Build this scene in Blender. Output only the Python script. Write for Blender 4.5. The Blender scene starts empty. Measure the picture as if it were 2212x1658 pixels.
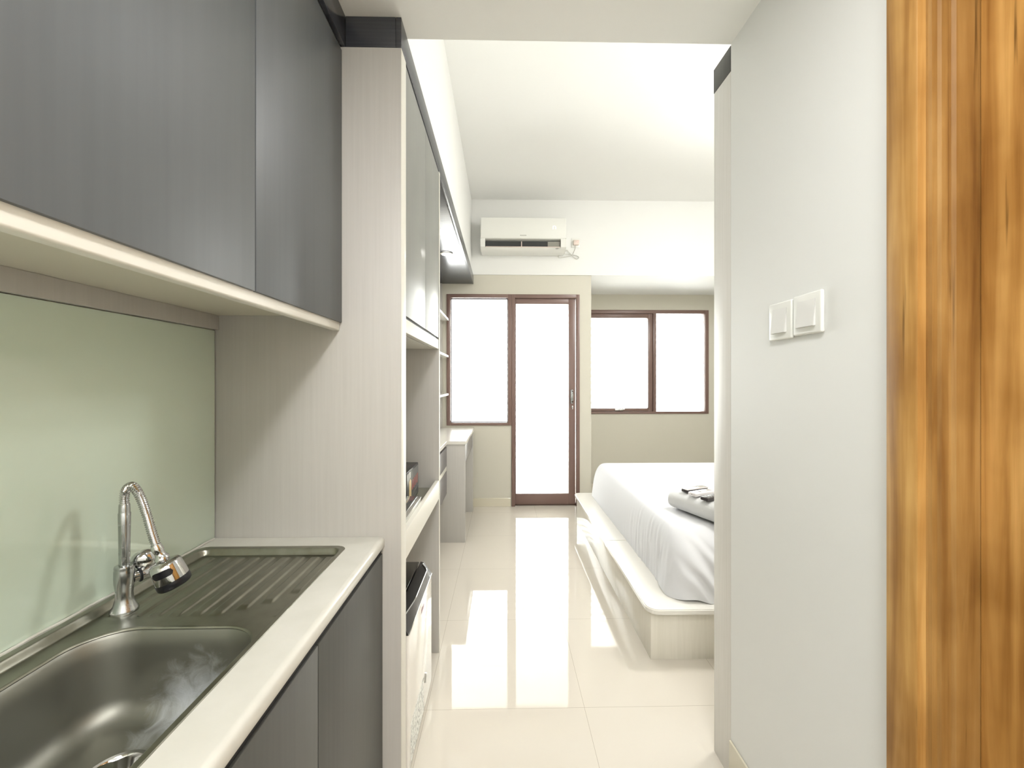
import bpy, bmesh, math, random
from mathutils import Vector, Matrix, noise
random.seed(4)
SC = bpy.context.scene
COL = SC.collection
PI = math.pi

# ------------------------------------------------------------------ materials
def lin(c):
    c = c / 255.0
    return c / 12.92 if c <= 0.04045 else ((c + 0.055) / 1.055) ** 2.4
def rgb(r, g, b): return (lin(r), lin(g), lin(b), 1.0)

def mat(name, col, rough=0.5, metal=0.0, coat=0.0, spec=0.5, emit=None, es=0.0, coat_rough=0.05):
    m = bpy.data.materials.new(name); m.use_nodes = True
    b = m.node_tree.nodes['Principled BSDF']
    b.inputs['Base Color'].default_value = col
    b.inputs['Roughness'].default_value = rough
    b.inputs['Metallic'].default_value = metal
    b.inputs['Coat Weight'].default_value = coat
    b.inputs['Coat Roughness'].default_value = coat_rough
    b.inputs['Specular IOR Level'].default_value = spec
    if emit:
        b.inputs['Emission Color'].default_value = emit
        b.inputs['Emission Strength'].default_value = es
    return m

def nt(m): return m.node_tree.nodes, m.node_tree.links, m.node_tree.nodes['Principled BSDF']

def add_noise(m, scale=(1, 1, 1), nscale=5.0, detail=4.0, c0=None, c1=None, p0=0.35, p1=0.65, bump=0.0, bdist=0.001, rough=None):
    n, l, b = nt(m)
    tc = n.new('ShaderNodeTexCoord'); mp = n.new('ShaderNodeMapping')
    mp.inputs['Scale'].default_value = scale
    l.new(tc.outputs['Object'], mp.inputs['Vector'])
    tx = n.new('ShaderNodeTexNoise'); tx.inputs['Scale'].default_value = nscale; tx.inputs['Detail'].default_value = detail
    l.new(mp.outputs['Vector'], tx.inputs['Vector'])
    if c0 is not None:
        r = n.new('ShaderNodeValToRGB')
        r.color_ramp.elements[0].position = p0; r.color_ramp.elements[0].color = c0
        r.color_ramp.elements[1].position = p1; r.color_ramp.elements[1].color = c1
        l.new(tx.outputs['Fac'], r.inputs['Fac']); l.new(r.outputs['Color'], b.inputs['Base Color'])
    if rough:
        mr = n.new('ShaderNodeMapRange'); mr.inputs['To Min'].default_value = rough[0]; mr.inputs['To Max'].default_value = rough[1]
        mr.inputs['From Min'].default_value = .3; mr.inputs['From Max'].default_value = .7
        l.new(tx.outputs['Fac'], mr.inputs['Value']); l.new(mr.outputs['Result'], b.inputs['Roughness'])
    if bump:
        bp = n.new('ShaderNodeBump'); bp.inputs['Strength'].default_value = bump; bp.inputs['Distance'].default_value = bdist
        l.new(tx.outputs['Fac'], bp.inputs['Height']); l.new(bp.outputs['Normal'], b.inputs['Normal'])
    return m

M = {}
M['wall'] = add_noise(mat('wall_paint_greige', rgb(230, 230, 226), .5), nscale=220, bump=.06, bdist=.0006)
M['wall_white'] = add_noise(mat('wall_paint_white', rgb(239, 239, 236), .7), nscale=160, bump=.05, bdist=.0006)
M['wall_beige'] = add_noise(mat('wall_paint_beige', rgb(211, 207, 193), .6), nscale=160, bump=.05, bdist=.0006)
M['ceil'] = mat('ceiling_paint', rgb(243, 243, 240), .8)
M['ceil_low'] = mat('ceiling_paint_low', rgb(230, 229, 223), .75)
M['lam'] = add_noise(mat('laminate_pale', rgb(214, 207, 194), .42), (90, 90, 2.2), 1.6, 5,
                     rgb(186, 183, 177), rgb(191, 188, 182), .3, .7, .12, .0004)
M['lam_edge'] = mat('laminate_edge_band', rgb(220, 217, 206), .45)
M['lam_in'] = mat('laminate_cream', rgb(210, 205, 188), .4)
M['dark'] = add_noise(mat('laminate_charcoal', rgb(72, 73, 76), .42, spec=.5), (40, 40, 1.2), 1.6, 4,
                      rgb(86, 89, 90), rgb(90, 93, 94), .3, .7, .08, .0004)
M['dark_low'] = add_noise(mat('laminate_graphite', rgb(100, 98, 92), .46), (60, 60, 1.6), 1.6, 5,
                      rgb(70, 70, 66), rgb(75, 75, 71), .3, .7, .10, .0004)
M['grey_door'] = add_noise(mat('laminate_grey_wardrobe', rgb(120, 120, 114), .36, spec=.45), (60, 60, 1.6), 1.6, 5,
                      rgb(126, 127, 121), rgb(131, 132, 126), .3, .7, .05, .0004)
M['fascia'] = add_noise(mat('laminate_fascia', rgb(58, 60, 66), .22, spec=.6), (2, 60, 60), 1.6, 5,
                      rgb(56, 58, 64), rgb(68, 70, 75), .3, .7, .08, .0003)
M['black_gap'] = mat('shadow_gap_black', rgb(18, 17, 17), .6)
M['counter'] = add_noise(mat('solid_surface_white', rgb(226, 222, 208), .3, coat=.2), nscale=14, detail=6,
                         c0=rgb(201, 199, 189), c1=rgb(207, 205, 196))
M['steel'] = add_noise(mat('brushed_stainless', rgb(186, 184, 172), .36, metal=1.0), (1, 1, 1), 30, 6,
                       rgb(142, 141, 129), rgb(158, 157, 145), .3, .7, 0, rough=(.30, .42))
M['chrome'] = mat('chrome', rgb(205, 205, 205), .08, metal=1.0)
M['chrome_worn'] = add_noise(mat('worn_chrome', rgb(180, 182, 182), .2, metal=1.0), nscale=60, rough=(.12, .3))
M['black'] = mat('black_rubber', rgb(20, 20, 24), .35)
M['blacksatin'] = mat('black_satin_plastic', rgb(30, 27, 26), .35)
M['blackgloss'] = mat('black_glossy_plastic', rgb(22, 24, 22), .12, coat=.6)
M['white_pl'] = mat('white_plastic', rgb(238, 238, 232), .25, coat=.2)
M['rocker'] = mat('rocker_white', rgb(226, 225, 221), .3)
M['lam_lit'] = add_noise(mat('laminate_lit', rgb(226, 223, 216), .42), (90, 90, 2.2), 1.6, 5,
                     rgb(222, 219, 212), rgb(229, 226, 220), .3, .7, .12, .0004)  # pale laminate lightened for the light falling on the wardrobe end
M['pink_pl'] = mat('pinkish_white_plastic', rgb(228, 212, 202), .35)
M['ac_dark'] = mat('ac_outlet_dark', rgb(52, 54, 54), .5)
M['ac_grey'] = mat('ac_flap_grey', rgb(150, 148, 138), .5)
M['print_grey'] = mat('grey_print', rgb(168, 166, 158), .5)
M['print_white'] = mat('lit_display_white', rgb(255, 255, 255), .4, emit=(1, 1, 1, 1), es=.5)
M['led_red'] = mat('led_red', rgb(250, 120, 110), .4, emit=(1, .12, .1, 1), es=3)
M['brown'] = mat('brown_aluminium', rgb(124, 99, 90), .32, spec=.6)
M['gasket'] = mat('gasket_dark', rgb(62, 44, 38), .5)
M['fridge'] = mat('fridge_white', rgb(226, 222, 214), .14, coat=.5)
M['silver'] = mat('silver_trim', rgb(220, 220, 216), .2, metal=1.0)
M['sheet'] = add_noise(mat('white_bed_sheet', rgb(217, 217, 219), .75), nscale=900, bump=.05, bdist=.0004)
M['towel'] = add_noise(mat('white_terry_towel', rgb(216, 216, 215), .95), nscale=420, detail=2, bump=.5, bdist=.002)
M['plat'] = add_noise(mat('bed_platform_laminate', rgb(224, 219, 205), .2, coat=.2), (60, 60, 2), 1.6, 4,
                      rgb(221, 216, 202), rgb(228, 223, 210), .3, .7, .05, .0004)
M['plat_top'] = mat('bed_platform_top', rgb(233, 230, 222), .2, coat=.3)
M['desk_drawer'] = add_noise(mat('drawer_front_grey', rgb(112, 108, 110), .3), (60, 60, 2), 1.6, 4,
                      rgb(108, 104, 106), rgb(120, 116, 117), .3, .7)
M['shelf_top'] = mat('niche_shelf_olive_grey', rgb(128, 126, 110), .3)
M['cord'] = mat('cord_white', rgb(205, 203, 196), .5)
M['remote_white'] = mat('remote_shell_white', rgb(240, 236, 236), .25, coat=.3)
M['remote_dark'] = mat('remote_dark', rgb(62, 56, 56), .3)
M['remote_key'] = mat('remote_key_grey', rgb(128, 124, 120), .4)
M['film'] = mat('clear_wrap_glare', rgb(220, 214, 214), .08, coat=1.0)
M['tile_base'] = mat('tile_skirting', rgb(216, 209, 188), .12, coat=.3)
M['olive_box'] = mat('box_black_card', rgb(20, 20, 20), .3)
M['box_print'] = mat('box_print_grey', rgb(84, 86, 88), .25, coat=.4)
M['print_yellow'] = mat('print_pale_yellow', rgb(225, 200, 150), .3)
M['print_red'] = mat('print_faded_red', rgb(170, 92, 84), .3)
M['sticker'] = add_noise(mat('energy_sticker', rgb(226, 228, 222), .3), (1, 1, 1), 90, 3, rgb(150, 152, 148), rgb(230, 232, 226), .42, .5)
M['facade'] = mat('facade_pale', rgb(236, 236, 232), .8)
M['facade_band'] = mat('facade_band_grey', rgb(186, 188, 186), .8)
M['seal'] = mat('mouldy_sealant', rgb(150, 150, 96), .8)
M['lens'] = mat('lamp_lens', rgb(255, 255, 250), .4, emit=(1, .97, .92, 1), es=14)

# backsplash: back-painted pale green glass
M['splash'] = mat('back_painted_green_glass', rgb(220, 235, 217), .25, coat=1.0, coat_rough=.06, spec=.5)

def tile_mat():
    m = mat('polished_cream_tile', rgb(214, 207, 188), .03, spec=.5)
    n, l, b = nt(m)
    tc = n.new('ShaderNodeTexCoord'); sx = n.new('ShaderNodeSeparateXYZ'); l.new(tc.outputs['Object'], sx.inputs[0])
    def line(out, off):
        a = n.new('ShaderNodeMath'); a.operation = 'SUBTRACT'; a.inputs[1].default_value = off; l.new(out, a.inputs[0])
        d = n.new('ShaderNodeMath'); d.operation = 'DIVIDE'; d.inputs[1].default_value = .6; l.new(a.outputs[0], d.inputs[0])
        r = n.new('ShaderNodeMath'); r.operation = 'ROUND'; l.new(d.outputs[0], r.inputs[0])
        s = n.new('ShaderNodeMath'); s.operation = 'SUBTRACT'; l.new(d.outputs[0], s.inputs[0]); l.new(r.outputs[0], s.inputs[1])
        ab = n.new('ShaderNodeMath'); ab.operation = 'ABSOLUTE'; l.new(s.outputs[0], ab.inputs[0])
        c = n.new('ShaderNodeMath'); c.operation = 'LESS_THAN'; c.inputs[1].default_value = .0011; l.new(ab.outputs[0], c.inputs[0])
        return c.outputs[0]
    g = n.new('ShaderNodeMath'); g.operation = 'MAXIMUM'
    l.new(line(sx.outputs[0], .31), g.inputs[0]); l.new(line(sx.outputs[1], 1.608), g.inputs[1])
    tx = n.new('ShaderNodeTexNoise'); tx.inputs['Scale'].default_value = 1.6; tx.inputs['Detail'].default_value = 5
    l.new(tc.outputs['Object'], tx.inputs['Vector'])
    r = n.new('ShaderNodeValToRGB'); r.color_ramp.elements[0].color = rgb(209, 202, 189); r.color_ramp.elements[1].color = rgb(216, 209, 197)
    l.new(tx.outputs['Fac'], r.inputs['Fac'])
    mx = n.new('ShaderNodeMix'); mx.data_type = 'RGBA'; mx.inputs['B'].default_value = rgb(165, 156, 140)
    l.new(g.outputs[0], mx.inputs['Factor']); l.new(r.outputs['Color'], mx.inputs['A']); l.new(mx.outputs['Result'], b.inputs['Base Color'])
    return m
M['tile'] = tile_mat()

def wood_mat(name, tint=1.0):
    m = mat(name, rgb(190, 140, 70), .55, spec=.3)
    n, l, b = nt(m)
    tc = n.new('ShaderNodeTexCoord')
    def nz(scale, ns, det, dist=0.0):
        mp = n.new('ShaderNodeMapping'); mp.inputs['Scale'].default_value = scale; l.new(tc.outputs['Object'], mp.inputs['Vector'])
        t = n.new('ShaderNodeTexNoise'); t.inputs['Scale'].default_value = ns; t.inputs['Detail'].default_value = det; t.inputs['Distortion'].default_value = dist
        l.new(mp.outputs['Vector'], t.inputs['Vector']); return t.outputs['Fac']
    r = n.new('ShaderNodeValToRGB'); e = r.color_ramp.elements
    e[0].position = .28; e[0].color = rgb(148 * tint, 104 * tint, 50 * tint)
    e[1].position = .72; e[1].color = rgb(206 * tint, 164 * tint, 100 * tint)
    k = e.new(.5); k.color = rgb(182 * tint, 138 * tint, 76 * tint)
    l.new(nz((26, 26, 1.3), 1.6, 6, .4), r.inputs['Fac'])
    # dark streaks / cracks
    r2 = n.new('ShaderNodeValToRGB'); e = r2.color_ramp.elements
    e[0].position = .66; e[0].color = (0, 0, 0, 1); e[1].position = .76; e[1].color = (1, 1, 1, 1)
    l.new(nz((60, 60, 2.4), 1.0, 3, .2), r2.inputs['Fac'])
    mx = n.new('ShaderNodeMix'); mx.data_type = 'RGBA'; mx.inputs['B'].default_value = rgb(96, 66, 26)
    l.new(r2.outputs['Color'], mx.inputs['Factor']); l.new(r.outputs['Color'], mx.inputs['A'])
    # broad stain patches
    r3 = n.new('ShaderNodeValToRGB'); e = r3.color_ramp.elements
    e[0].position = .35; e[0].color = rgb(216, 206, 190); e[1].position = .65; e[1].color = (1, 1, 1, 1)
    l.new(nz((3, 3, 2.2), 2.2, 3), r3.inputs['Fac'])
    mu = n.new('ShaderNodeMix'); mu.data_type = 'RGBA'; mu.blend_type = 'MULTIPLY'; mu.inputs['Factor'].default_value = 1
    l.new(mx.outputs['Result'], mu.inputs['A']); l.new(r3.outputs['Color'], mu.inputs['B'])
    l.new(mu.outputs['Result'], b.inputs['Base Color'])
    bp = n.new('ShaderNodeBump'); bp.inputs['Strength'].default_value = .25; bp.inputs['Distance'].default_value = .001
    l.new(nz((70, 70, 1.5), 1.5, 5), bp.inputs['Height']); l.new(bp.outputs['Normal'], b.inputs['Normal'])
    return m
M['wood'] = wood_mat('stained_pine', 1.04)
M['wood_slab'] = wood_mat('stained_pine_door', 1.16)
M['wood_shaded'] = wood_mat('stained_pine_shaded', .92)  # same pine darkened, stands in for shade in the door reveal

def glass_mat():
    m = bpy.data.materials.new('window_glass'); m.use_nodes = True
    n = m.node_tree.nodes; l = m.node_tree.links; n.clear()
    o = n.new('ShaderNodeOutputMaterial'); mx = n.new('ShaderNodeMixShader'); fr = n.new('ShaderNodeFresnel'); fr.inputs['IOR'].default_value = 1.45
    t = n.new('ShaderNodeBsdfTransparent'); t.inputs['Color'].default_value = (.97, .985, .975, 1)
    g = n.new('ShaderNodeBsdfGlossy'); g.inputs['Roughness'].default_value = .02
    l.new(fr.outputs[0], mx.inputs[0]); l.new(t.outputs[0], mx.inputs[1]); l.new(g.outputs[0], mx.inputs[2]); l.new(mx.outputs[0], o.inputs[0])
    return m
M['glass'] = glass_mat()

# stain of dried lime inside the basin: steel with a whitish blotch of its own shape
def basin_mat():
    m = mat('basin_steel_limescale', rgb(132, 130, 118), .28, metal=1.0)
    n, l, b = nt(m)
    tc = n.new('ShaderNodeTexCoord')
    mp = n.new('ShaderNodeMapping'); mp.inputs['Scale'].default_value = (12, 12, 12); l.new(tc.outputs['Object'], mp.inputs['Vector'])
    t = n.new('ShaderNodeTexNoise'); t.inputs['Scale'].default_value = 2.2; t.inputs['Detail'].default_value = 9; t.inputs['Roughness'].default_value = .7; t.inputs['Distortion'].default_value = .8
    l.new(mp.outputs['Vector'], t.inputs['Vector'])
    # spherical mask about the splash zone at the far right of the basin floor
    vs = n.new('ShaderNodeVectorMath'); vs.operation = 'DISTANCE'; vs.inputs[1].default_value = (-.565, .770, .660)
    l.new(tc.outputs['Object'], vs.inputs[0])
    mr = n.new('ShaderNodeMapRange'); mr.inputs['From Min'].default_value = .03; mr.inputs['From Max'].default_value = .13
    mr.inputs['To Min'].default_value = .42; mr.inputs['To Max'].default_value = -.25; l.new(vs.outputs['Value'], mr.inputs['Value'])
    ad = n.new('ShaderNodeMath'); ad.operation = 'ADD'; l.new(t.outputs['Fac'], ad.inputs[0]); l.new(mr.outputs['Result'], ad.inputs[1])
    r = n.new('ShaderNodeValToRGB'); r.color_ramp.elements[0].position = .55; r.color_ramp.elements[1].position = 1.0
    r.color_ramp.elements[0].color = (0, 0, 0, 1); r.color_ramp.elements[1].color = (.8, .8, .8, 1)
    l.new(ad.outputs[0], r.inputs['Fac'])
    mx = n.new('ShaderNodeMix'); mx.data_type = 'RGBA'; mx.inputs['A'].default_value = rgb(142, 141, 132); mx.inputs['B'].default_value = rgb(190, 194, 196)
    l.new(r.outputs['Color'], mx.inputs['Factor']); l.new(mx.outputs['Result'], b.inputs['Base Color'])
    mr2 = n.new('ShaderNodeMapRange'); mr2.inputs['To Min'].default_value = 1.0; mr2.inputs['To Max'].default_value = .1
    l.new(r.outputs['Color'], mr2.inputs['Value']); l.new(mr2.outputs['Result'], b.inputs['Metallic'])
    mr3 = n.new('ShaderNodeMapRange'); mr3.inputs['To Min'].default_value = .48; mr3.inputs['To Max'].default_value = .6
    l.new(r.outputs['Color'], mr3.inputs['Value']); l.new(mr3.outputs['Result'], b.inputs['Roughness'])
    return m
M['basin'] = basin_mat()

# ------------------------------------------------------------------ mesh helpers
def B(): return bmesh.new()

def bx(bm, x0, x1, y0, y1, z0, z1, bev=0.0, seg=2):
    r = bmesh.ops.create_cube(bm, size=1.0)
    vs = r['verts']
    for v in vs:
        v.co = Vector((x0 + (v.co.x + .5) * (x1 - x0), y0 + (v.co.y + .5) * (y1 - y0), z0 + (v.co.z + .5) * (z1 - z0)))
    if bev:
        es = list({e for v in vs for e in v.link_edges})
        bmesh.ops.bevel(bm, geom=es, offset=bev, segments=seg, affect='EDGES', profile=.5, clamp_overlap=True)
    return bm

def prism(bm, pts, axis, a0, a1):
    """pts: 2-D outline; axis 'x': (y,z), 'y': (x,z), 'z': (x,y)"""
    def mk(p, a):
        return {'x': (a, p[0], p[1]), 'y': (p[0], a, p[1]), 'z': (p[0], p[1], a)}[axis]
    v0 = [bm.verts.new(mk(p, a0)) for p in pts]; v1 = [bm.verts.new(mk(p, a1)) for p in pts]
    n = len(pts)
    bm.faces.new(v0); bm.faces.new(v1[::-1])
    for i in range(n): bm.faces.new((v0[i], v1[i], v1[(i + 1) % n], v0[(i + 1) % n]))
    bmesh.ops.recalc_face_normals(bm, faces=bm.faces)
    return bm

def frame_of(t, up=Vector((0, 0, 1))):
    t = t.normalized()
    if abs(t.dot(up)) > .98: up = Vector((1, 0, 0))
    a = t.cross(up).normalized(); return a, a.cross(t).normalized()

def sweep(bm, pts, rad, n=16, cap=True):
    """tube along points; rad number or list"""
    pts = [Vector(p) for p in pts]
    if not hasattr(rad, '__len__'): rad = [rad] * len(pts)
    rings = []; a = None
    for i, p in enumerate(pts):
        t = pts[min(i + 1, len(pts) - 1)] - pts[max(i - 1, 0)]
        t.normalize()
        if a is None: a, b = frame_of(t)
        else:
            a = (a - t * a.dot(t)).normalized(); b = t.cross(a)
        rings.append([bm.verts.new(p + (a * math.cos(2 * PI * k / n) + b * math.sin(2 * PI * k / n)) * rad[i]) for k in range(n)])
    for i in range(len(rings) - 1):
        for k in range(n):
            bm.faces.new((rings[i][k], rings[i][(k + 1) % n], rings[i + 1][(k + 1) % n], rings[i + 1][k]))
    if cap: bm.faces.new(rings[0][::-1]); bm.faces.new(rings[-1])
    bmesh.ops.recalc_face_normals(bm, faces=bm.faces)
    return bm

def lathe(bm, prof, origin, axis=(0, 0, 1), n=40, cap=True):
    """prof: list of (radius, distance along axis)"""
    axis = Vector(axis).normalized(); a, b = frame_of(axis); o = Vector(origin)
    rings = []
    for r, h in prof:
        rings.append([bm.verts.new(o + axis * h + (a * math.cos(2 * PI * k / n) + b * math.sin(2 * PI * k / n)) * max(r, 1e-5)) for k in range(n)])
    for i in range(len(rings) - 1):
        for k in range(n):
            bm.faces.new((rings[i][k], rings[i][(k + 1) % n], rings[i + 1][(k + 1) % n], rings[i + 1][k]))
    if cap: bm.faces.new(rings[0][::-1]); bm.faces.new(rings[-1])
    bmesh.ops.recalc_face_normals(bm, faces=bm.faces)
    return bm

def catmull(P, n=8):
    P = [Vector(p) for p in P]; out = []
    Q = [P[0] * 2 - P[1]] + P + [P[-1] * 2 - P[-2]]
    for i in range(1, len(Q) - 2):
        for k in range(n):
            t = k / n
            out.append(.5 * ((2 * Q[i]) + (Q[i + 1] - Q[i - 1]) * t + (2 * Q[i - 1] - 5 * Q[i] + 4 * Q[i + 1] - Q[i + 2]) * t * t
                             + (3 * Q[i] - Q[i - 1] - 3 * Q[i + 1] + Q[i + 2]) * t ** 3))
    out.append(P[-1]); return out

def smooth_by_angle(me, ang=40):
    bm = bmesh.new(); bm.from_mesh(me)
    for f in bm.faces: f.smooth = True
    c = math.radians(ang)
    for e in bm.edges:
        e.smooth = not (len(e.link_faces) == 2 and e.calc_face_angle(0) > c) and len(e.link_faces) == 2
    bm.to_mesh(me); bm.free()

def obj(name, bm, m, parent=None, label=None, smooth=True):
    me = bpy.data.meshes.new(name); bm.to_mesh(me); bm.free()
    me.materials.append(M[m] if isinstance(m, str) else m)
    if smooth: smooth_by_angle(me)
    o = bpy.data.objects.new(name, me); COL.objects.link(o)
    if parent is not None:
        o.parent = parent
        if parent.type == 'EMPTY': o.matrix_parent_inverse = Matrix.Translation(-parent.location)
    if label: o['label'] = label
    return o

def thing(name, label, cat, loc, group=None):
    o = bpy.data.objects.new(name, None); COL.objects.link(o); o.location = loc
    o.empty_display_size = .1
    o['label'] = label; o['category'] = cat
    if group: o['group'] = group
    return o
def tag(o, label, cat, group=None):
    o['label'] = label; o['category'] = cat
    if group: o['group'] = group
    return o
def struct(name, bm, m, label, cat, smooth=False):
    o = obj(name, bm, m, smooth=smooth); o['kind'] = 'structure'; o['label'] = label; o['category'] = cat; return o
def sthing(name, label, cat, loc):
    o = thing(name, label, cat, loc); o['kind'] = 'structure'; return o

# ------------------------------------------------------------------ key dimensions (metres)
YP = 1.225      # face of the tall side panel
XB = -.828      # kitchen back wall
ZC = .797       # worktop
XF = -.293      # tall units / fascia front
ZL = 2.293      # low ceiling
ZH = 3.045      # room ceiling
YW = 4.21       # balcony wall
YR = 5.13       # window recess wall
XR = .71        # corridor right wall

# ------------------------------------------------------------------ setting
struct('floor', bx(B(), -1.0, 2.95, -1.4, 5.3, -.1, 0), 'tile', 'polished cream tile floor with thin grout lines', 'floor')
struct('ceiling', bx(B(), -1.0, 2.95, 1.304, 5.3, ZH, ZH + .1), 'ceil', 'high white ceiling over the bedroom', 'ceiling')
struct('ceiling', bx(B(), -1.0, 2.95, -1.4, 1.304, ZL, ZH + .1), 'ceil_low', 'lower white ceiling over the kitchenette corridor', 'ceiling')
struct('wall_left', bx(B(), -1.0, XB, -1.4, 4.36, 0, ZL), 'wall_beige', 'wall behind the kitchen cabinets', 'wall')
struct('wall_left', bx(B(), -1.0, -.314, 1.306, YW - .012, 2.224, ZH), 'wall_white', 'white bulkhead wall above the dark fascia', 'wall')
struct('wall_back', bx(B(), -1.0, 2.95, -1.5, -1.4, 0, ZL), 'wall', 'wall behind the viewer', 'wall')
struct('wall_right', bx(B(), 2.85, 2.95, 1.306, 5.3, 0, ZH), 'wall_beige', 'bedroom wall beyond the bed', 'wall')
b = B(); bx(b, XR, 2.84, .756, 1.304, 0, ZL); bx(b, XR, 2.84, -.17, .756, 2.12, ZL); bx(b, XR, 2.84, -1.4, -.17, 0, ZL); bx(b, .90, 2.84, -.17, .756, 0, 2.12)
struct('wall_right', b, 'wall', 'greige corridor wall carrying two light switches', 'wall')
b = B(); bx(b, -.99, .88, YW, 4.36, 2.108, 2.30); bx(b, -.99, -.56, YW, 4.36, 0, 2.108)
bx(b, -.56, .083, YW, 4.36, 0, .805); bx(b, .763, .88, YW, 4.36, 0, 2.108); bx(b, .80, .88, 4.36, 5.28, 0, 2.30)
struct('wall_far', b, 'wall_beige', 'beige wall around the balcony door and side window', 'wall')
b = B(); bx(b, -.99, 2.84, YW - .010, 4.36, 2.30, ZH); bx(b, .80, 2.84, 4.36, 5.28, 2.30, ZH)
struct('wall_far', b, 'wall_white', 'white wall and beam carrying the air conditioner', 'wall')
WX0, WX1, WZ0, WZ1 = .95, 2.512, .847, 2.111
b = B(); bx(b, .88, 2.85, YR, 5.28, 0, WZ0); bx(b, .88, 2.85, YR, 5.28, WZ1, 2.30)
bx(b, .88, WX0, YR, 5.28, WZ0, WZ1); bx(b, WX1, 2.85, YR, 5.28, WZ0, WZ1)
struct('wall_recess', b, 'wall_beige', 'beige wall of the window recess behind the bed', 'wall')
b = B(); bx(b, -.55, .075, YW - .008, YW - .0005, 0, .084, .002)
struct('baseboard_far', b, 'tile_base', 'low tile skirting under the side window', 'baseboard')
b = B(); bx(b, XR - .007, XR - .0005, .758, 1.304, 0, .128, .002)
struct('baseboard_right', b, 'tile_base', 'tile skirting along the corridor wall', 'baseboard')

# --- window_1 (left of the balcony door)
def strip_frame(bm, x0, x1, z0, z1, w, y0, y1, wb=None, wt=None, bev=.002):
    wb = w if wb is None else wb; wt = w if wt is None else wt
    bx(bm, x0, x0 + w, y0, y1, z0, z1, bev); bx(bm, x1 - w, x1, y0, y1, z0, z1, bev)
    bx(bm, x0 + w, x1 - w, y0, y1, z0, z0 + wb, bev); bx(bm, x0 + w, x1 - w, y0, y1, z1 - wt, z1, bev)
w1 = sthing('window_1', 'fixed side window with brown frame left of the balcony door', 'window', (-.24, YW, .806))
b = B(); strip_frame(b, -.559, .083, .806, 2.107, .036, YW - .012, 4.30, wb=.026, wt=.036)
obj('window_frame', b, 'brown', w1)
b = B(); strip_frame(b, -.523, .047, .833, 2.070, .006, YW + .03, 4.27)
obj('gasket', b, 'gasket', w1)
obj('pane', bx(B(), -.521, .045, 4.245, 4.251, .835, 2.068), 'glass', w1, smooth=False)
# --- door_1 balcony sliding door
d1 = sthing('door_1', 'tall glazed balcony sliding door in a brown frame', 'door', (.42, YW, 0))
b = B(); bx(b, .084, .118, YW - .012, 4.30, 0, 2.107, .002); bx(b, .729, .763, YW - .012, 4.30, 0, 2.107, .002)
bx(b, .118, .729, YW - .012, 4.30, 2.070, 2.107, .002); bx(b, .118, .729, YW + .03, 4.30, 0, .018, .002)
obj('door_frame', b, 'brown', d1)
b = B(); bx(b, .119, .128, YW + .006, 4.26, .019, 2.069, .002); bx(b, .655, .722, YW + .006, 4.26, .019, 2.069, .003)
bx(b, .128, .655, YW + .006, 4.26, .019, .122, .003); bx(b, .128, .655, YW + .006, 4.26, 2.015, 2.069, .003)
leaf = obj('door_leaf', b, 'brown', d1)
obj('pane', bx(B(), .129, .654, 4.232, 4.238, .123, 2.014), 'glass', leaf, smooth=False)
b = B(); bx(b, .672, .700, YW - .006, YW + .008, 1.02, 1.16, .006, 3); sweep(b, catmull([(.686, YW - .004, 1.15), (.686, YW - .034, 1.13), (.688, YW - .036, 1.06), (.690, YW - .004, 1.035)]), .007, 12)
obj('door_handle', b, 'chrome_worn', d1)
b = B(); lathe(b, [(.010, 0), (.010, .006), (.006, .009)], (.692, YW + .006, .985), (0, -1, 0), 20); bx(b, .687, .697, YW - .006, YW + .004, .965, 1.0, .002)
obj('door_lock', b, 'chrome', d1)
# --- window_2 in recess
w2 = sthing('window_2', 'two light brown framed window above the bed', 'window', (1.8, YR, WZ0))
b = B(); strip_frame(b, WX0, WX1, WZ0, WZ1, .042, YR - .012, 5.22, wb=.028, wt=.042); bx(b, 1.829, 1.866, YR - .012, 5.22, WZ0 + .028, WZ1 - .042, .002)
obj('window_frame', b, 'brown', w2)
b = B(); strip_frame(b, WX0 + .044, 1.826, WZ0 + .030, WZ1 - .044, .055, YR - .002, 5.19, wb=.036, wt=.052, bev=.004)
sash = obj('sash', b, 'brown', w2)
obj('pane', bx(B(), WX0 + .1, 1.77, 5.165, 5.171, WZ0 + .067, WZ1 - .097), 'glass', sash, smooth=False)
obj('pane', bx(B(), 1.867, WX1 - .043, 5.165, 5.171, WZ0 + .029, WZ1 - .043), 'glass', w2, smooth=False)
b = B(); bx(b, 1.36, 1.46, YR - .018, YR - .003, WZ0 + .040, WZ0 + .060, .004); sweep(b, [(1.41, YR - .02, WZ0 + .05), (1.41, YR - .045, WZ0 + .052), (1.47, YR - .05, WZ0 + .060)], .006, 10)
obj('window_latch', b, 'silver', w2)

# --- door_2 : wooden bathroom door with moulded frame on the corridor wall
d2 = sthing('door_2', 'orange stained pine door with moulded frame at the right edge', 'door', (.75, .27, 0))
cas = [(.7095, .756), (.697, .755), (.695, .752), (.695, .700), (.697, .697), (.7095, .6955)]
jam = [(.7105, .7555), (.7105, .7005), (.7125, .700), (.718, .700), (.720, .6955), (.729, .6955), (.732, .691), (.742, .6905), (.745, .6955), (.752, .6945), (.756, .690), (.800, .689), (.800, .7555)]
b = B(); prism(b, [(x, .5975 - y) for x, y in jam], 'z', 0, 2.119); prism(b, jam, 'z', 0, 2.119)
obj('door_jamb', b, 'wood_shaded', d2, 'moulded pine jamb with the shade of the reveal in its colour')
b = B(); prism(b, cas, 'z', 0, 2.119)
prism(b, [(x, .5975 - y) for x, y in cas], 'z', 0, 2.119)
bx(b, .696, .709, -.094, .694, 2.06, 2.119, .003)
obj('door_frame', b, 'wood', d2)
b = B(); bx(b, .795, .835, -.088, .6885, .008, 2.058, .002)
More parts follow.
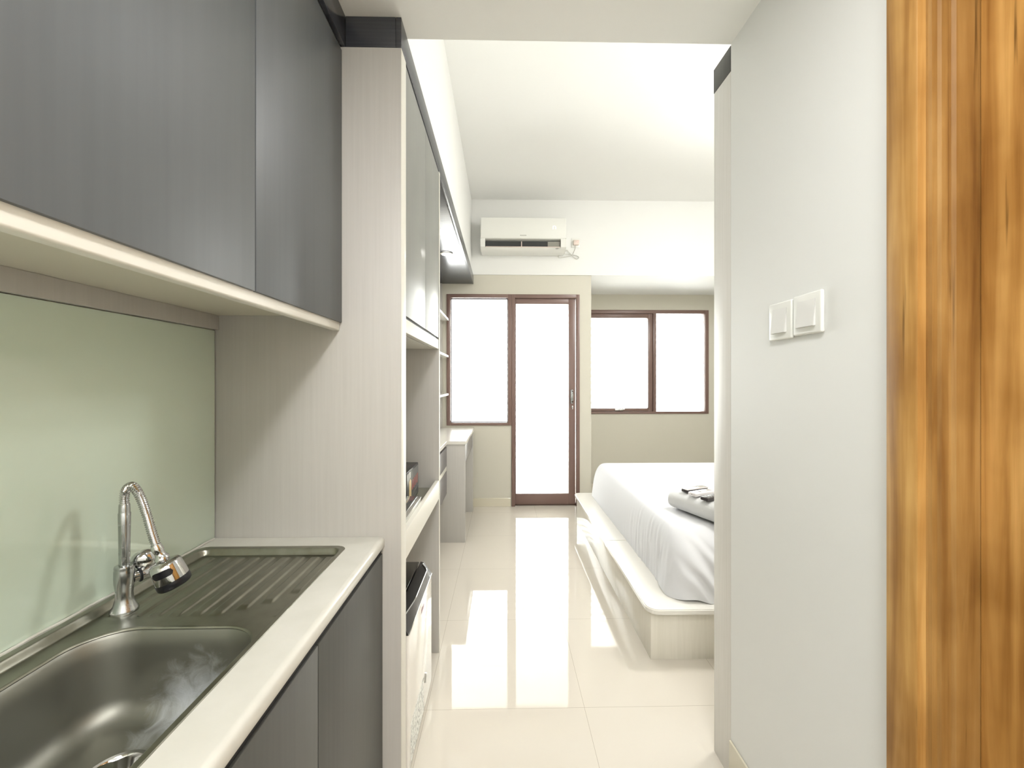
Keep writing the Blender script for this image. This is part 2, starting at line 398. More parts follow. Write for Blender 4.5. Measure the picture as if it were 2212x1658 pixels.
# raised stiles and rails on the slab
slab = obj('door_leaf', b, 'wood_slab', d2)
b = B(); lathe(b, [(.026, 0), (.026, .004), (.010, .008), (.010, .03), (.022, .038), (.026, .05), (.018, .062), (0, .066)], (.795, -.03, 1.0), (-1, 0, 0), 24)
obj('door_knob', b, 'chrome', slab)

# ------------------------------------------------------------------ fascia
fa = thing('ceiling_fascia', 'dark charcoal fascia strip running under the ceiling above the cabinets', 'fascia', (XF, 2.7, 2.205))
b = B(); bx(b, XF - .016, XF, YP, YW - .013, 2.205, ZL - .001, .0012)
obj('front_board', b, 'fascia', fa)
b = B(); bx(b, -.4525, XF - .0165, YP, YP + .016, 2.205, ZL - .001, .0008)
obj('return_board', b, 'fascia', fa)
b = B(); bx(b, -.468, -.453, -.55, YP + .016, 2.205, ZL - .001, .0008)
obj('kitchen_board', b, 'fascia', fa)
b = B(); bx(b, XB + .002, XF - .0165, 1.975, YW - .013, 2.208, 2.222, .0005)
obj('underside_panel', b, 'fascia', fa)
# downlight in the underside
dl = thing('downlight', 'small glowing round downlight under the dark fascia above the desk', 'lamp', (-.425, 3.20, 2.2065))
b = B(); lathe(b, [(.030, -.001), (.046, -.001), (.048, -.004), (.044, -.008), (.036, -.008), (.034, -.003)], (-.425, 3.20, 2.2072), (0, 0, 1), 36, cap=False)
obj('trim_ring', b, 'white_pl', dl)
b = B(); lathe(b, [(0, -.003), (.034, -.003), (.034, -.006), (0, -.007)], (-.425, 3.20, 2.2072), (0, 0, 1), 36, cap=False)
obj('lens', b, mat('downlight_lens', rgb(255, 255, 255), .4, emit=(1, .98, .94, 1), es=60), dl)

# ------------------------------------------------------------------ kitchen wall cabinet
wc = thing('wall_cabinet', 'long charcoal wall cabinet with pale underside above the sink', 'cabinet', (-.64, .5, 1.39))
Y0 = -.55
b = B()
bx(b, XB + .002, -.484, Y0, YP - .001, 1.4316, 1.448)           # bottom board
bx(b, XB + .002, -.484, Y0, YP - .001, 2.182, 2.198)            # top board
bx(b, XB + .002, XB + .012, Y0, YP - .001, 1.448, 2.182)
for y in (Y0, .352, 1.208): bx(b, XB + .012, -.484, y, y + .016, 1.448, 2.182)
obj('carcass', b, 'lam_in', wc)
b = B(); bx(b, -.490, -.4685, Y0, YP - .001, 1.389, 1.4312, .0035, 3)
obj('bottom_rail', b, 'lam_edge', wc)
b = B(); bx(b, XB + .002, XB + .018, Y0, YP - .001, 1.390, 1.4314, .001)
obj('back_rail', b, 'lam', wc)
ys = [(.802, YP - .002), (.360, .799), (-.083, .357), (-.549, -.086)]
for y0, y1 in ys:
    o = obj('door', bx(B(), -.480, -.462, y0, y1, 1.412, 2.192, .001), 'dark', wc)
b = B(); bx(b, -.486, -.476, Y0, YP - .002, 2.1995, 2.2045)
obj('shadow_gap', b, 'black_gap', wc)

# glass backsplash
tag(obj('backsplash', bx(B(), XB + .0015, XB + .0075, Y0, YP - .003, ZC + .003, 1.3885, .001), 'splash'),
    'pale green glass splashback behind the steel sink', 'backsplash')

# ------------------------------------------------------------------ base cabinet
bc = thing('base_cabinet', 'graphite base cabinet under the white worktop', 'cabinet', (-.6, .5, 0))
b = B(); bx(b, XB + .002, -.366, Y0, YP - .001, .1, .12); bx(b, XB + .002, XB + .012, Y0, YP - .001, .12, .55)
for y in (Y0, .352, 1.206): bx(b, XB + .012, -.366, y, y + .016, .12, .765)
obj('carcass', b, 'lam_in', bc)
b = B(); bx(b, -.384, -.3505, Y0, YP - .001, .7515, .7665)
obj('gap_shade_rail', b, 'black_gap', bc)  # rail coloured black to stand in for shade under the worktop
b = B(); bx(b, -.44, -.425, Y0, YP - .001, 0, .1, .001)
obj('kickboard', b, 'dark_low', bc)
for y0, y1 in [(.8015, YP - .003), (.360, .7985), (-.083, .357), (-.549, -.086)]:
    obj('door', bx(B(), -.364, -.346, y0, y1, .102, .7505, .001), 'dark_low', bc)

# worktop with cut-out (front edge rounded)
SX0, SX1, SY0, SY1 = -.814, -.420, .345, 1.158     # sink flange
b = B()
rr = .012; ft = []
for k in range(7):
    a = k / 6 * PI / 2
    ft.append((-.341 - rr + rr * math.sin(a), ZC - rr + rr * math.cos(a)))
prism(b, [(SX1 - .010, .767), (SX1 - .010, ZC)] + ft + [(-.341, .771), (-.344, .767)], 'y', Y0, YP - .001)
bx(b, XB + .002, SX0 + .010, Y0, YP - .001, .767, ZC)
bx(b, SX0 + .010, SX1 - .010, SY1 - .010, YP - .001, .767, ZC)
bx(b, SX0 + .010, SX1 - .010, Y0, SY0 + .010, .767, ZC)
tag(obj('worktop', b, 'counter'), 'white solid worktop with rounded front edge framing the sink', 'countertop')
# mouldy sealant
b = B()
pts = [(XB + .010, y, ZC + .002 + .0008 * math.sin(y * 60)) for y in [Y0 + .02 + i * .0118 for i in range(150)] if y < YP - .004]
sweep(b, pts, .0028, 8)
tag(obj('sealant_bead', b, 'counter'), 'thin sealant bead between the glass splashback and the worktop', 'sealant')

# ------------------------------------------------------------------ sink
BX0, BX1, BY0, BY1, BR = -.752, -.440, .415, .806, .080     # basin opening
DX0, DX1, DY0, DY1 = -.772, -.438, .852, 1.128               # drainer ribs
def sm(t): t = max(0, min(1, t)); return t * t * (3 - 2 * t)
def rr_dist(x, y, x0, x1, y0, y1, r):
    """signed distance, positive inside"""
    cx, cy = (x0 + x1) / 2, (y0 + y1) / 2
    qx = abs(x - cx) - (x1 - x0) / 2 + r; qy = abs(y - cy) - (y1 - y0) / 2 + r
    return -(math.hypot(max(qx, 0), max(qy, 0)) + min(max(qx, qy), 0) - r)
NR = 9
def deckz(x, y):
    e = rr_dist(x, y, SX0, SX1, SY0, SY1, .028)
    if e < 0: return ZC - .004
    z = ZC + .0018 * sm(e / .002)
    inner = rr_dist(x, y, SX0 + .015, SX1 - .010, SY0 + .015, SY1 - .016, .024)
    z -= .0150 * sm(inner / .010)
    # drainer ribs along Y
    if DY0 - .02 < y < DY1:
        for i in range(NR):
            cx = DX1 - .014 - i * .0385
            ynear = .905 - .022 * i if i < 3 else .846 - .002 * i
            if i == 0: ynear = .925
            w = abs(x - cx)
            if w < .014:
                k = sm((.0135 - w) / .006) * sm((y - ynear) / .018) * sm((DY1 - .008 - y) / .008)
                z += .0032 * k
    return z
def rrect(x0, x1, y0, y1, r, n):
    """n points evenly around a rounded rectangle, ccw from the middle of the right side"""
    segs = []; hx, hy = (x1 - x0) / 2 - r, (y1 - y0) / 2 - r; cx, cy = (x0 + x1) / 2, (y0 + y1) / 2
    L = [hy, PI * r / 2, 2 * hx, PI * r / 2, 2 * hy, PI * r / 2, 2 * hx, PI * r / 2, hy]; T = sum(L)
    out = []
    for k in range(n):
        s = T * k / n; i = 0
        while s > L[i]: s -= L[i]; i += 1
        if i == 0: p, nn = (x1, cy + s), (1, 0)
        elif i == 8: p, nn = (x1, cy - hy + s), (1, 0)
        elif i == 2: p, nn = (cx + hx - s, y1), (0, 1)
        elif i == 4: p, nn = (x0, cy + hy - s), (-1, 0)
        elif i == 6: p, nn = (cx - hx + s, y0), (0, -1)
        else:
            c = {1: (cx + hx, cy + hy, 0), 3: (cx - hx, cy + hy, PI / 2), 5: (cx - hx, cy - hy, PI), 7: (cx + hx, cy - hy, 1.5 * PI)}[i]
            a = c[2] + s / r; nn = (math.cos(a), math.sin(a)); p = (c[0] + r * nn[0], c[1] + r * nn[1])
        out.append((p, nn))
    return out
sk = thing('kitchen_sink', 'stainless steel inset sink with ribbed draining board', 'sink', (-.6, .7, ZC))
# deck: polar part round the basin
NA = 240; YM = .842; PX0, PX1, PY0 = -.786, -.434, .385
b = B(); base = rrect(BX0, BX1, BY0, BY1, BR, NA); cx, cy = (BX0 + BX1) / 2, (BY0 + BY1) / 2
def ray_rect(p):
    dx, dy = p[0] - cx, p[1] - cy; t = 1e9
    if dx > 1e-9: t = min(t, (PX1 - cx) / dx)
    if dx < -1e-9: t = min(t, (PX0 - cx) / dx)
    if dy > 1e-9: t = min(t, (YM - cy) / dy)
    if dy < -1e-9: t = min(t, (PY0 - cy) / dy)
    return (cx + dx * t, cy + dy * t)
qs = [ray_rect(p) for p, _ in base]
for cn in ((PX0, YM), (PX1, YM), (PX0, PY0), (PX1, PY0)):
    k_ = min(range(NA), key=lambda k: (qs[k][0] - cn[0]) ** 2 + (qs[k][1] - cn[1]) ** 2); qs[k_] = cn
rings = []
for j in range(31):
    t = j / 30; ring = []
    for (p, nn), q in zip(base, qs):
        x = p[0] + (q[0] - p[0]) * t; y = p[1] + (q[1] - p[1]) * t
        z = deckz(x, y)
        if j == 0: z -= .0035
        if j == 1: z -= .0006
        ring.append(b.verts.new((x, y, z)))
    rings.append(ring)
for j in range(30):
    for k in range(NA):
        b.faces.new((rings[j][k], rings[j + 1][k], rings[j + 1][(k + 1) % NA], rings[j][(k + 1) % NA]))
# fill the two corners missed by the polar outline at YM and drainer grid
def grid(x0, x1, y0, y1, nx, ny):
    G = [[b.verts.new((x0 + (x1 - x0) * i / nx, y0 + (y1 - y0) * j / ny, deckz(x0 + (x1 - x0) * i / nx, y0 + (y1 - y0) * j / ny))) for i in range(nx + 1)] for j in range(ny + 1)]
    for j in range(ny):
        for i in range(nx): b.faces.new((G[j][i], G[j][i + 1], G[j + 1][i + 1], G[j + 1][i]))
grid(SX0, SX1, YM, SY1, 230, 150)
grid(SX0, PX0, PY0, YM, 24, 60); grid(PX1, SX1, PY0, YM, 14, 60); grid(SX0, SX1, SY0, PY0, 120, 24)
for f_ in b.faces:
    if f_.normal.z < 0: f_.normal_flip()
b.normal_update()
for f_ in b.faces:
    if f_.normal.z < 0: f_.normal_flip()
deck = obj('drainer_deck', b, 'steel', sk)
for p_ in deck.data.polygons: p_.use_smooth = True
# basin
b = B(); rings = []
prof = [(0, -.0167), (-.0015, -.019), (.002, -.024), (.006, -.05), (.010, -.09), (.012, -.115)]
D = .165; fr = .042
for k in range(1, 11):
    a = k / 10 * PI / 2
    prof.append((.013 + fr * (1 - math.cos(a)), -(D - fr) - fr * math.sin(a)))
for ins, dz in prof:
    rings.append([b.verts.new((p[0] - nn[0] * ins, p[1] - nn[1] * ins, ZC + dz)) for p, nn in rrect(BX0 + 0, BX1, BY0, BY1, BR, NA)])
lx, ly = -.608, .672; DRr = .047
last = [v.co.copy() for v in rings[-1]]
for j in range(1, 9):
    t = j / 8; ring = []
    for k, c in enumerate(last):
        a = math.atan2(c.y - ly, c.x - lx); q = Vector((lx + DRr * math.cos(a), ly + DRr * math.sin(a), ZC - D - .006))
        ring.append(b.verts.new(c.lerp(q, t)))
    rings.append(ring)
for j in range(len(rings) - 1):
    for k in range(NA):
        b.faces.new((rings[j][k], rings[j][(k + 1) % NA], rings[j + 1][(k + 1) % NA], rings[j + 1][k]))
bmesh.ops.recalc_face_normals(b, faces=b.faces)
ba = obj('basin', b, 'basin', sk)
for p_ in ba.data.polygons: p_.use_smooth = True
zb = ZC - D - .006
b = B(); lathe(b, [(.049, .001), (.047, .004), (.041, .004), (.037, -.001), (.034, -.012), (.030, -.016), (.012, -.016), (.009, -.010), (.008, .002), (.004, .004), (0, .004)], (lx, ly, zb), (0, 0, 1), 48, cap=False)
obj('drain_strainer', b, 'chrome', sk, 'shiny round drain strainer')

# ------------------------------------------------------------------ faucet
fx, fy = -.757, .862; fz = ZC - .0130
fc = thing('faucet', 'chrome tap with flexible gooseneck spout and black tipped spray head', 'faucet', (fx, fy, fz))
b = B(); lathe(b, [(.0, 0), (.0225, 0), (.0230, .004), (.0220, .007), (.0180, .015), (.0148, .026), (.0138, .036), (.0146, .047), (.0163, .058), (.0168, .068), (.0166, .083), (.0158, .086), (.0162, .089), (.0154, .0925), (.010, .0935), (0, .0935)], (fx, fy, fz), (0, 0, 1), 48)
obj('tap_body', b, 'chrome_worn', fc)
zt = fz + .0935
b = B(); lathe(b, [(.0088, 0), (.0091, .04), (.0097, .08), (.0101, .103), (.0092, .1045), (.0092, .106), (.0088, .120), (.0078, .122)], (fx, fy, zt), (0, 0, 1), 32)
obj('riser_pipe', b, 'chrome_worn', fc)
# flexible hose
hd = Vector((.125, -.055, -.0)) ; 
head_top = Vector((-.6740, .838, .920))
P = [(fx, fy, zt + .121), (fx, fy, zt + .136), (fx + .004, fy - .001, zt + .150), (fx + .018, fy - .005, zt + .1585), (fx + .032, fy - .009, zt + .150), (fx + .044, fy - .012, zt + .132),
     (fx + .057, fy - .016, zt + .105), (fx + .070, fy - .020, zt + .072), tuple(head_top)]
path = catmull(P, 60); L = 0; rad = []
for i, p in enumerate(path):
    if i: L += (path[i] - path[i - 1]).length
    rad.append(.0096 + .0011 * math.sin(2 * PI * L / .0042))
# resample evenly at 0.7 mm
ev = [path[0]]; acc = 0
tot = 0
for i in range(1, len(path)):
    seg = path[i] - path[i - 1]; l = seg.length; pos = 0
    while acc + (l - pos) >= .0007:
        pos += .0007 - acc; acc = 0; ev.append(path[i - 1] + seg * (pos / l))
    acc += l - pos
rad = [.0076 + .0009 * math.sin(2 * PI * i * .0007 / .0042) for i in range(len(ev))]
b = B(); sweep(b, ev, rad, 20)
obj('flexible_hose', b, 'chrome', fc)
ax = (Vector((-.6470, .850, .842)) - head_top).normalized()
b = B(); lathe(b, [(.0082, -.006), (.0092, 0), (.0098, .005), (.0085, .009), (.0078, .013), (.0095, .018), (.0120, .021), (.0120, .025), (.010, .027), (.016, .029), (.0235, .032), (.0262, .037), (.0272, .050), (.0282, .064), (.0282, .068), (0, .068)], head_top, ax, 44)
hdob = obj('spray_head', b, 'chrome', fc)
b = B(); lathe(b, [(0, .0682), (.0285, .0682), (.0290, .073), (.0284, .080), (.0258, .083), (.020, .0845), (.019, .0825), (0, .0825)], head_top, ax, 44)
obj('nozzle_ring', b, 'black', hdob, 'black rubber nozzle ring')
# black slot button on the side facing the viewer
side = Vector((.22, -.92, .25)); side = (side - ax * side.dot(ax)).normalized(); tang = ax.cross(side).normalized()
b = B(); c0 = head_top + ax * .0475; HW, HV, NU = .0175, .0068, 24; cols = []
for k in range(NU + 1):
    u = -HW + 2 * HW * k / NU; du = max(0, abs(u) - (HW - HV)); v = math.sqrt(max(1e-8, HV * HV - du * du)); an = u / .0275
    q = []
    for rr_ in (.0262, .0288):
        for vv in (-v, v): q.append(b.verts.new(c0 + ax * vv + side * (rr_ * math.cos(an)) + tang * (rr_ * math.sin(an))))
    cols.append(q)
for k in range(NU):
    A, C = cols[k], cols[k + 1]
    for e0, e1 in ((0, 1), (1, 3), (3, 2), (2, 0)): b.faces.new((A[e0], A[e1], C[e1], C[e0]))
for q in (cols[0], cols[-1]): b.faces.new((q[0], q[1], q[3], q[2]))
bmesh.ops.recalc_face_normals(b, faces=b.faces)
obj('spray_button', b, 'black', hdob, 'black oval spray button')
# side valve with round knob
vd = Vector((.50, .86, .06)).normalized(); vo = Vector((fx, fy, fz + .062)) + vd * .0135
b = B(); lathe(b, [(.011, 0), (.011, .010), (.0128, .012), (.0128, .034), (.010, .038), (0, .040)], vo, vd, 32)
obj('valve_stem', b, 'chrome', fc)
b = B(); lathe(b, [(.0128, .0085), (.0138, .0095), (.0138, .012), (.0128, .013)], vo, vd, 32)
obj('seal_ring', b, 'black', fc, 'thin black seal ring')
ko = vo + vd * .022 + Vector((-.004, 0, .022))
b = B(); lathe(b, [(0, -.013), (.010, -.012), (.0185, -.007), (.0225, 0), (.0215, .006), (.015, .011), (0, .013)], ko + Vector((0, 0, .003)), (-.55, .80, .12), 36)
obj('tap_knob', b, 'chrome', fc)

# ------------------------------------------------------------------ tall storage unit
PT = .058
tu = thing('tall_cabinet', 'tall pale unit with grey upper doors, open niche and fridge bay', 'cabinet', (-.55, 1.6, 0))
XK = XB + .002
b = B(); bx(b, XK, XF - .0012, YP + .0003, YP + PT, 0, 2.204, .0008)
obj('side_panel', b, 'lam', tu)
b = B(); bx(b, XF - .0012, XF, YP + .0006, YP + PT, 0, 2.204, .0003)
obj('edge_band', b, 'lam_edge', tu)
P2 = 1.945
b = B(); bx(b, XK, XF - .0012, P2, P2 + .022, 0, 2.204, .0008)
obj('side_panel', b, 'lam', tu)
b = B(); bx(b, XF - .0012, XF, P2, P2 + .022, 0, 2.204, .0003)
obj('edge_band', b, 'lam_edge', tu)
yA, yB = YP + PT + .0005, P2 - .0005
b = B(); bx(b, XK, XF - .03, yA, yB, 1.392, 1.410); bx(b, XF - .025, XF - .003, yA, yB, 1.392, 1.434, .001)
obj('bottom_rail', b, 'lam_edge', tu)
b = B(); bx(b, XF - .024, XF - .008, yA, yB, 1.4345, 1.442)
obj('shadow_gap', b, 'black_gap', tu)
b = B(); bx(b, XK, XK + .01, yA, yB, .02, 2.2)
obj('back_panel', b, 'lam_in', tu)
for y0, y1 in ((yA + .001, 1.6115), (1.6145, yB - .001)):
    obj('door', bx(B(), XF - .020, XF - .002, y0, y1, 1.4425, 2.200, .001), 'grey_door', tu)
b = B(); bx(b, XK + .01, XF - .019, yA, yB, .738, .757)
obj('niche_shelf', b, 'shelf_top', tu)
b = B(); bx(b, XF - .018, XF - .001, yA, yB, .705, .790, .001)
obj('shelf_lip', b, 'lam_edge', tu)

# ------------------------------------------------------------------ goods on the niche shelf
bb = thing('appliance_box', 'black printed carton on the niche shelf behind the gas stove', 'box', (-.45, 1.74, .757))
b = B(); bx(b, -.57, -.370, 1.628, 1.852, .7575, .892, .003)
obj('carton', b, 'olive_box', bb)
obj('printed_face', bx(B(), -.3696, -.3688, 1.632, 1.848, .764, .884), 'box_print', bb)
b = B(); prism(b, [(1.668, .775), (1.682, .765), (1.706, .775), (1.706, .845), (1.690, .856), (1.668, .845)], 'x', -.3686, -.3680)
obj('printed_bottle', b, 'print_yellow', bb)
b = B(); prism(b, [(1.675, .862), (1.690, .862), (1.687, .885), (1.672, .885)], 'x', -.3686, -.3680)
prism(b, [(1.690, .772), (1.846, .798), (1.846, .803), (1.690, .777)], 'x', -.3686, -.3680)
obj('printed_stripe', b, 'silver', bb)
b = B()
for i in range(4):
    y = 1.718 + i * .031; prism(b, [(y, .806 + .002 * i), (y + .012, .804 + .002 * i), (y + .024, .842 + .002 * i), (y + .012, .846 + .002 * i)], 'x', -.3686, -.3680)
obj('printed_mark', b, 'print_red', bb)
st = thing('gas_stove', 'small black portable stove with silver edge on the niche shelf', 'stove', (-.46, 1.46, .757))
b = B(); bx(b, -.615, -.318, 1.34, 1.600, .764, .806, .006, 3)
obj('stove_body', b, 'blackgloss', st)
b = B(); bx(b, -.618, -.308, 1.335, 1.606, .806, .8095, .001); bx(b, -.3155, -.3105, 1.338, 1.603, .786, .806, .001)
obj('silver_edge', b, 'silver', st)
b = B(); bx(b, -.610, -.322, 1.342, 1.598, .8096, .8125, .002)
obj('hob_plate', b, 'blackgloss', st)
b = B(); lathe(b, [(.055, 0), (.055, .004), (.040, .010), (.038, .018), (.030, .018), (.028, .008)], (-.46, 1.46, .8126), (0, 0, 1), 36)
obj('burner', b, 'silver', st)
for sx in (-1, 1):
    for sy in (-1, 1): obj('foot', bx(B(), -.466 + sx * .12 - .01, -.466 + sx * .12 + .01, 1.47 + sy * .1 - .01, 1.47 + sy * .1 + .01, .7572, .765, .002), 'black', st)

# ------------------------------------------------------------------ mini fridge
fg = thing('mini_fridge', 'white mini fridge with black curved handle top in the lower bay', 'fridge', (-.52, 1.5, 0))
b = B(); bx(b, -.79, -.335, 1.298, 1.715, .018, .500, .006, 3)
obj('fridge_body', b, 'fridge', fg)
b = B(); bx(b, -.333, -.2885, 1.296, 1.717, .036, .468, .008, 3)
fd = obj('fridge_door', b, 'fridge', fg)
b = B(); bx(b, -.795, -.337, 1.294, 1.719, .5005, .516, .005, 2); bx(b, -.72, -.40, 1.36, 1.66, .516, .519, .002)
obj('top_cover', b, 'blackgloss', fg, 'glossy black top cover')
# black moulded door cap whose upper front edge is scooped in an S
b = B(); N = 40; up = []; 
def xin(y):
    t = (y - 1.296) / .421
    return -.2945 - .026 * sm((t - .80) / .16) + .0 - .014 * (1 - sm(t / .35))
low0, low1, t0, t1 = [], [], [], []
for i in range(N + 1):
    y = 1.296 + .421 * i / N
    low0.append(b.verts.new((-.333, y, .4685))); low1.append(b.verts.new((-.2885, y, .4685)))
    t1.append(b.verts.new((xin(y), y, .513))); t0.append(b.verts.new((-.333, y, .516)))
for i in range(N):
    for A, C in ((low1, t1), (t1, t0), (t0, low0), (low0, low1)):
        b.faces.new((A[i], A[i + 1], C[i + 1], C[i]))
b.faces.new((low0[0], low1[0], t1[0], t0[0])); b.faces.new((low0[N], t0[N], t1[N], low1[N]))
bmesh.ops.recalc_face_normals(b, faces=b.faces)
cap = obj('door_cap', b, 'blacksatin', fd, 'glossy black moulded door cap')
b = B(); sweep(b, [(xin(1.298 + .417 * i / 60) + .0005, 1.298 + .417 * i / 60, .5145) for i in range(61)], .0022, 8)
obj('chrome_strip', b, 'chrome', fd)
b = B(); sweep(b, [(-.2880, 1.298 + .417 * i / 10, .4690) for i in range(11)], .0016, 8)
obj('silver_edge', b, 'silver', fd)
b = B(); bx(b, -.2884, -.2872, 1.50, 1.545, .425, .437, .0005)
obj('badge', b, mat('badge_mauve', rgb(150, 120, 128), .3), fd)
b = B(); bx(b, -.2884, -.2866, 1.585, 1.598, .118, .150, .0006)
obj('door_plug', b, 'chrome', fd)
obj('energy_label', bx(B(), -.2884, -.2876, 1.33, 1.54, .05, .17), 'sticker', fd, 'pale energy sticker with grey print')
for y in (1.33, 1.68):
    obj('foot', lathe(B(), [(.014, 0), (.014, .012), (.010, .018)], (-.36, y, 0), (0, 0, 1), 20), 'black', fg)
    obj('foot', lathe(B(), [(.014, 0), (.014, .012), (.010, .018)], (-.75, y, 0), (0, 0, 1), 20), 'black', fg)

# ------------------------------------------------------------------ desk and shelf unit by the balcony wall
dk = thing('desk', 'white L-shaped desk with grey drawers beside the balcony wall', 'desk', (-.5, 3.3, 0))
zt_ = .783
b = B(); prism(b, [(XK, 1.970), (-.436, 1.970), (-.432, 3.262), (-.287, 3.262), (-.287, YW - .014), (XK, YW - .014)], 'z', zt_ - .026, zt_)
bmesh.ops.bevel(b, geom=[e for e in b.edges if abs(e.verts[0].co.z - zt_) < 1e-4 and abs(e.verts[1].co.z - zt_) < 1e-4], offset=.0015, segments=2, affect='EDGES')
obj('desktop', b, 'plat_top', dk)
b = B(); bx(b, XK, -.293, 3.270, 3.288, 0, .7565, .0008)
obj('side_panel', b, 'lam', dk)
b = B(); bx(b, -.7, -.287, 4.04, 4.058, 0, .7565, .0008)
obj('side_panel', b, 'lam', dk)
b = B(); bx(b, -.309, -.292, 3.292, 4.036, .62, .752, .001)
obj('drawer_front', b, 'desk_drawer', dk)
b = B(); bx(b, XK, -.45, 1.972, 3.268, .352, .370); bx(b, XK, -.45, 1.972, 1.99, .37, .7565)
obj('drawer_case', b, 'lam', dk)
for z0, z1 in ((.592, .738), (.378, .556)):
    for y0, y1 in ((1.992, 2.628), (2.632, 3.266)):
        obj('drawer_front', bx(B(), -.449, -.434, y0, y1, z0, z1, .001), 'desk_drawer', dk)
b = B(); bx(b, -.452, -.436, 1.992, 3.266, .556, .590, .001)
obj('drawer_rail', b, 'lam_edge', dk)
sh = thing('bookshelf', 'narrow open white wall shelf unit standing on the desk', 'shelf', (-.7, 3.8, zt_))
b = B(); bx(b, XK, -.600, 4.172, 4.190, zt_ + .001, 2.2065, .0008)
obj('side_panel', b, 'lam', sh)
b = B(); bx(b, XK, XK + .012, 3.45, 4.171, zt_ + .001, 2.2065)
obj('back_panel', b, 'lam', sh)
b = B(); bx(b, XK, -.60, 3.430, 3.448, zt_ + .001, 2.2065, .0008)
obj('side_panel', b, 'lam', sh)
for z in (1.837, 1.478, 1.107):
    b = B(); prism(b, [(XK + .0125, 3.449), (-.555, 3.449), (-.535, 3.50), (-.535, 4.171), (XK + .0125, 4.171)], 'z', z, z + .018)
    obj('shelf_board', b, 'plat_top', sh)

# ------------------------------------------------------------------ wardrobe end on right
wd = thing('wardrobe', 'pale wood-grain wardrobe end with dark top strip beyond the corridor wall', 'wardrobe', (1.7, 1.36, 0))
b = B(); bx(b, XR + .001, 2.83, 1.307, 1.412, 0, 2.212, .001)
obj('body', b, 'lam_lit', wd)
b = B(); bx(b, XR, 2.83, 1.307, 1.413, 2.2125, ZL - .001, .001)
obj('top_strip', b, 'dark_low', wd, 'dark grey top strip')

# ------------------------------------------------------------------ light switches
def switch(y0, y1, zc, label):
    t = thing('light_switch', label, 'switch', (XR, (y0 + y1) / 2, zc), 'light switches on the corridor wall')
    h = .0475
    b = B(); bx(b, XR - .010, XR - .0005, y0, y1, zc - h, zc + h, .004, 4)
    obj('cover_plate', b, 'white_pl', t)
    b = B(); prism(b, [(XR - .0098, zc - .031), (XR - .0098, zc + .031), (XR - .0108, zc + .031), (XR - .0165, zc - .031)], 'y', y0 + .0165, y1 - .0165)
    bmesh.ops.bevel(b, geom=b.edges[:], offset=.0008, segments=2, affect='EDGES')
    obj('rocker', b, 'rocker', t)
switch(1.014, 1.101, 1.3965, 'square white rocker switch plate nearer the wardrobe end')
switch(.917, 1.008, 1.4000, 'square white rocker switch plate nearer the pine door')

# ------------------------------------------------------------------ air conditioner
ac = thing('air_conditioner', 'white split air conditioner mounted high above the balcony door', 'air conditioner', (.19, 4.1, 2.464))
def acbox(z0, z1, yf0, yf1): pass
yb = YW - .0105
prof = [(yb, 2.490), (yb, 2.795), (4.03, 2.800), (4.005, 2.790), (4.000, 2.770), (3.996, 2.600), (3.999, 2.592), (4.03, 2.590), (4.08, 2.575), (4.08, 2.52), (4.012, 2.514), (4.022, 2.500), (4.05, 2.492), (4.10, 2.488)]
b = B(); prism(b, prof, 'x', -.214, .598)
bmesh.ops.bevel(b, geom=[e for e in b.edges if abs(e.verts[0].co.x - e.verts[1].co.x) < 1e-5], offset=.006, segments=3, affect='EDGES', clamp_overlap=True)
body = obj('housing', b, 'white_pl', ac)
b = B(); bx(b, -.168, .545, 4.03, 4.079, 2.520, 2.575)
obj('air_outlet', b, 'ac_dark', ac, 'dark air outlet slot')
for xa, xb in ((-.214, -.170), (.547, .598)):
    b = B(); prism(b, [(3.999, 2.592), (4.085, 2.580), (4.085, 2.489), (4.02, 2.500), (4.000, 2.515)], 'x', xa, xb)
    obj('end_cap', b, 'white_pl', ac)
b = B(); prism(b, [(4.002, 2.5185), (4.06, 2.5255), (4.06, 2.5205), (4.002, 2.5135)], 'x', -.166, .543)
obj('louver', b, 'pink_pl', ac)
b = B(); bx(b, .425, .543, 4.022, 4.031, 2.525, 2.572)
obj('flap', b, 'ac_grey', ac)
b = B(); bx(b, -.214, .598, 3.9935, 3.999, 2.5965, 2.600, .0008)
obj('panel_lip', b, 'white_pl', ac)
for xx in (.175,):
    b = B(); bx(b, xx - .004, xx + .004, 4.010, 4.020, 2.521, 2.572, .001)
    obj('louver_pin', b, 'pink_pl', ac)
# lit "n" shaped display and small grey lettering strip
b = B()
def arcpts(cx_, cz, r, a0, a1, n=10): return [(cx_ + r * math.cos(a0 + (a1 - a0) * k / n), 3.9975, cz + r * math.sin(a0 + (a1 - a0) * k / n)) for k in range(n + 1)]
bx(b, .470, .4755, 3.9955, 3.9985, 2.684, 2.712)
sweep(b, [(.4765, 3.9975, 2.711), (.488, 3.9975, 2.713), (.4965, 3.9975, 2.708), (.4985, 3.9975, 2.698), (.4985, 3.9975, 2.684)], .0026, 8)
obj('display_sign', b, 'print_white', ac, 'small lit white display mark like a letter n')
b = B()
for i in range(7):
    x0 = .160 + i * .0088
    bx(b, x0, x0 + .0068, 3.9955, 3.9975, 2.6185, 2.6260); 
obj('lettering', b, 'print_grey', ac, 'small grey lettering, too small to read')
b = B(); prism(b, [(.497, 2.5045), (.512, 2.500), (.532, 2.5045), (.515, 2.5095)], 'y', 4.010, 4.030)
obj('bottom_emblem', b, 'print_grey', ac)
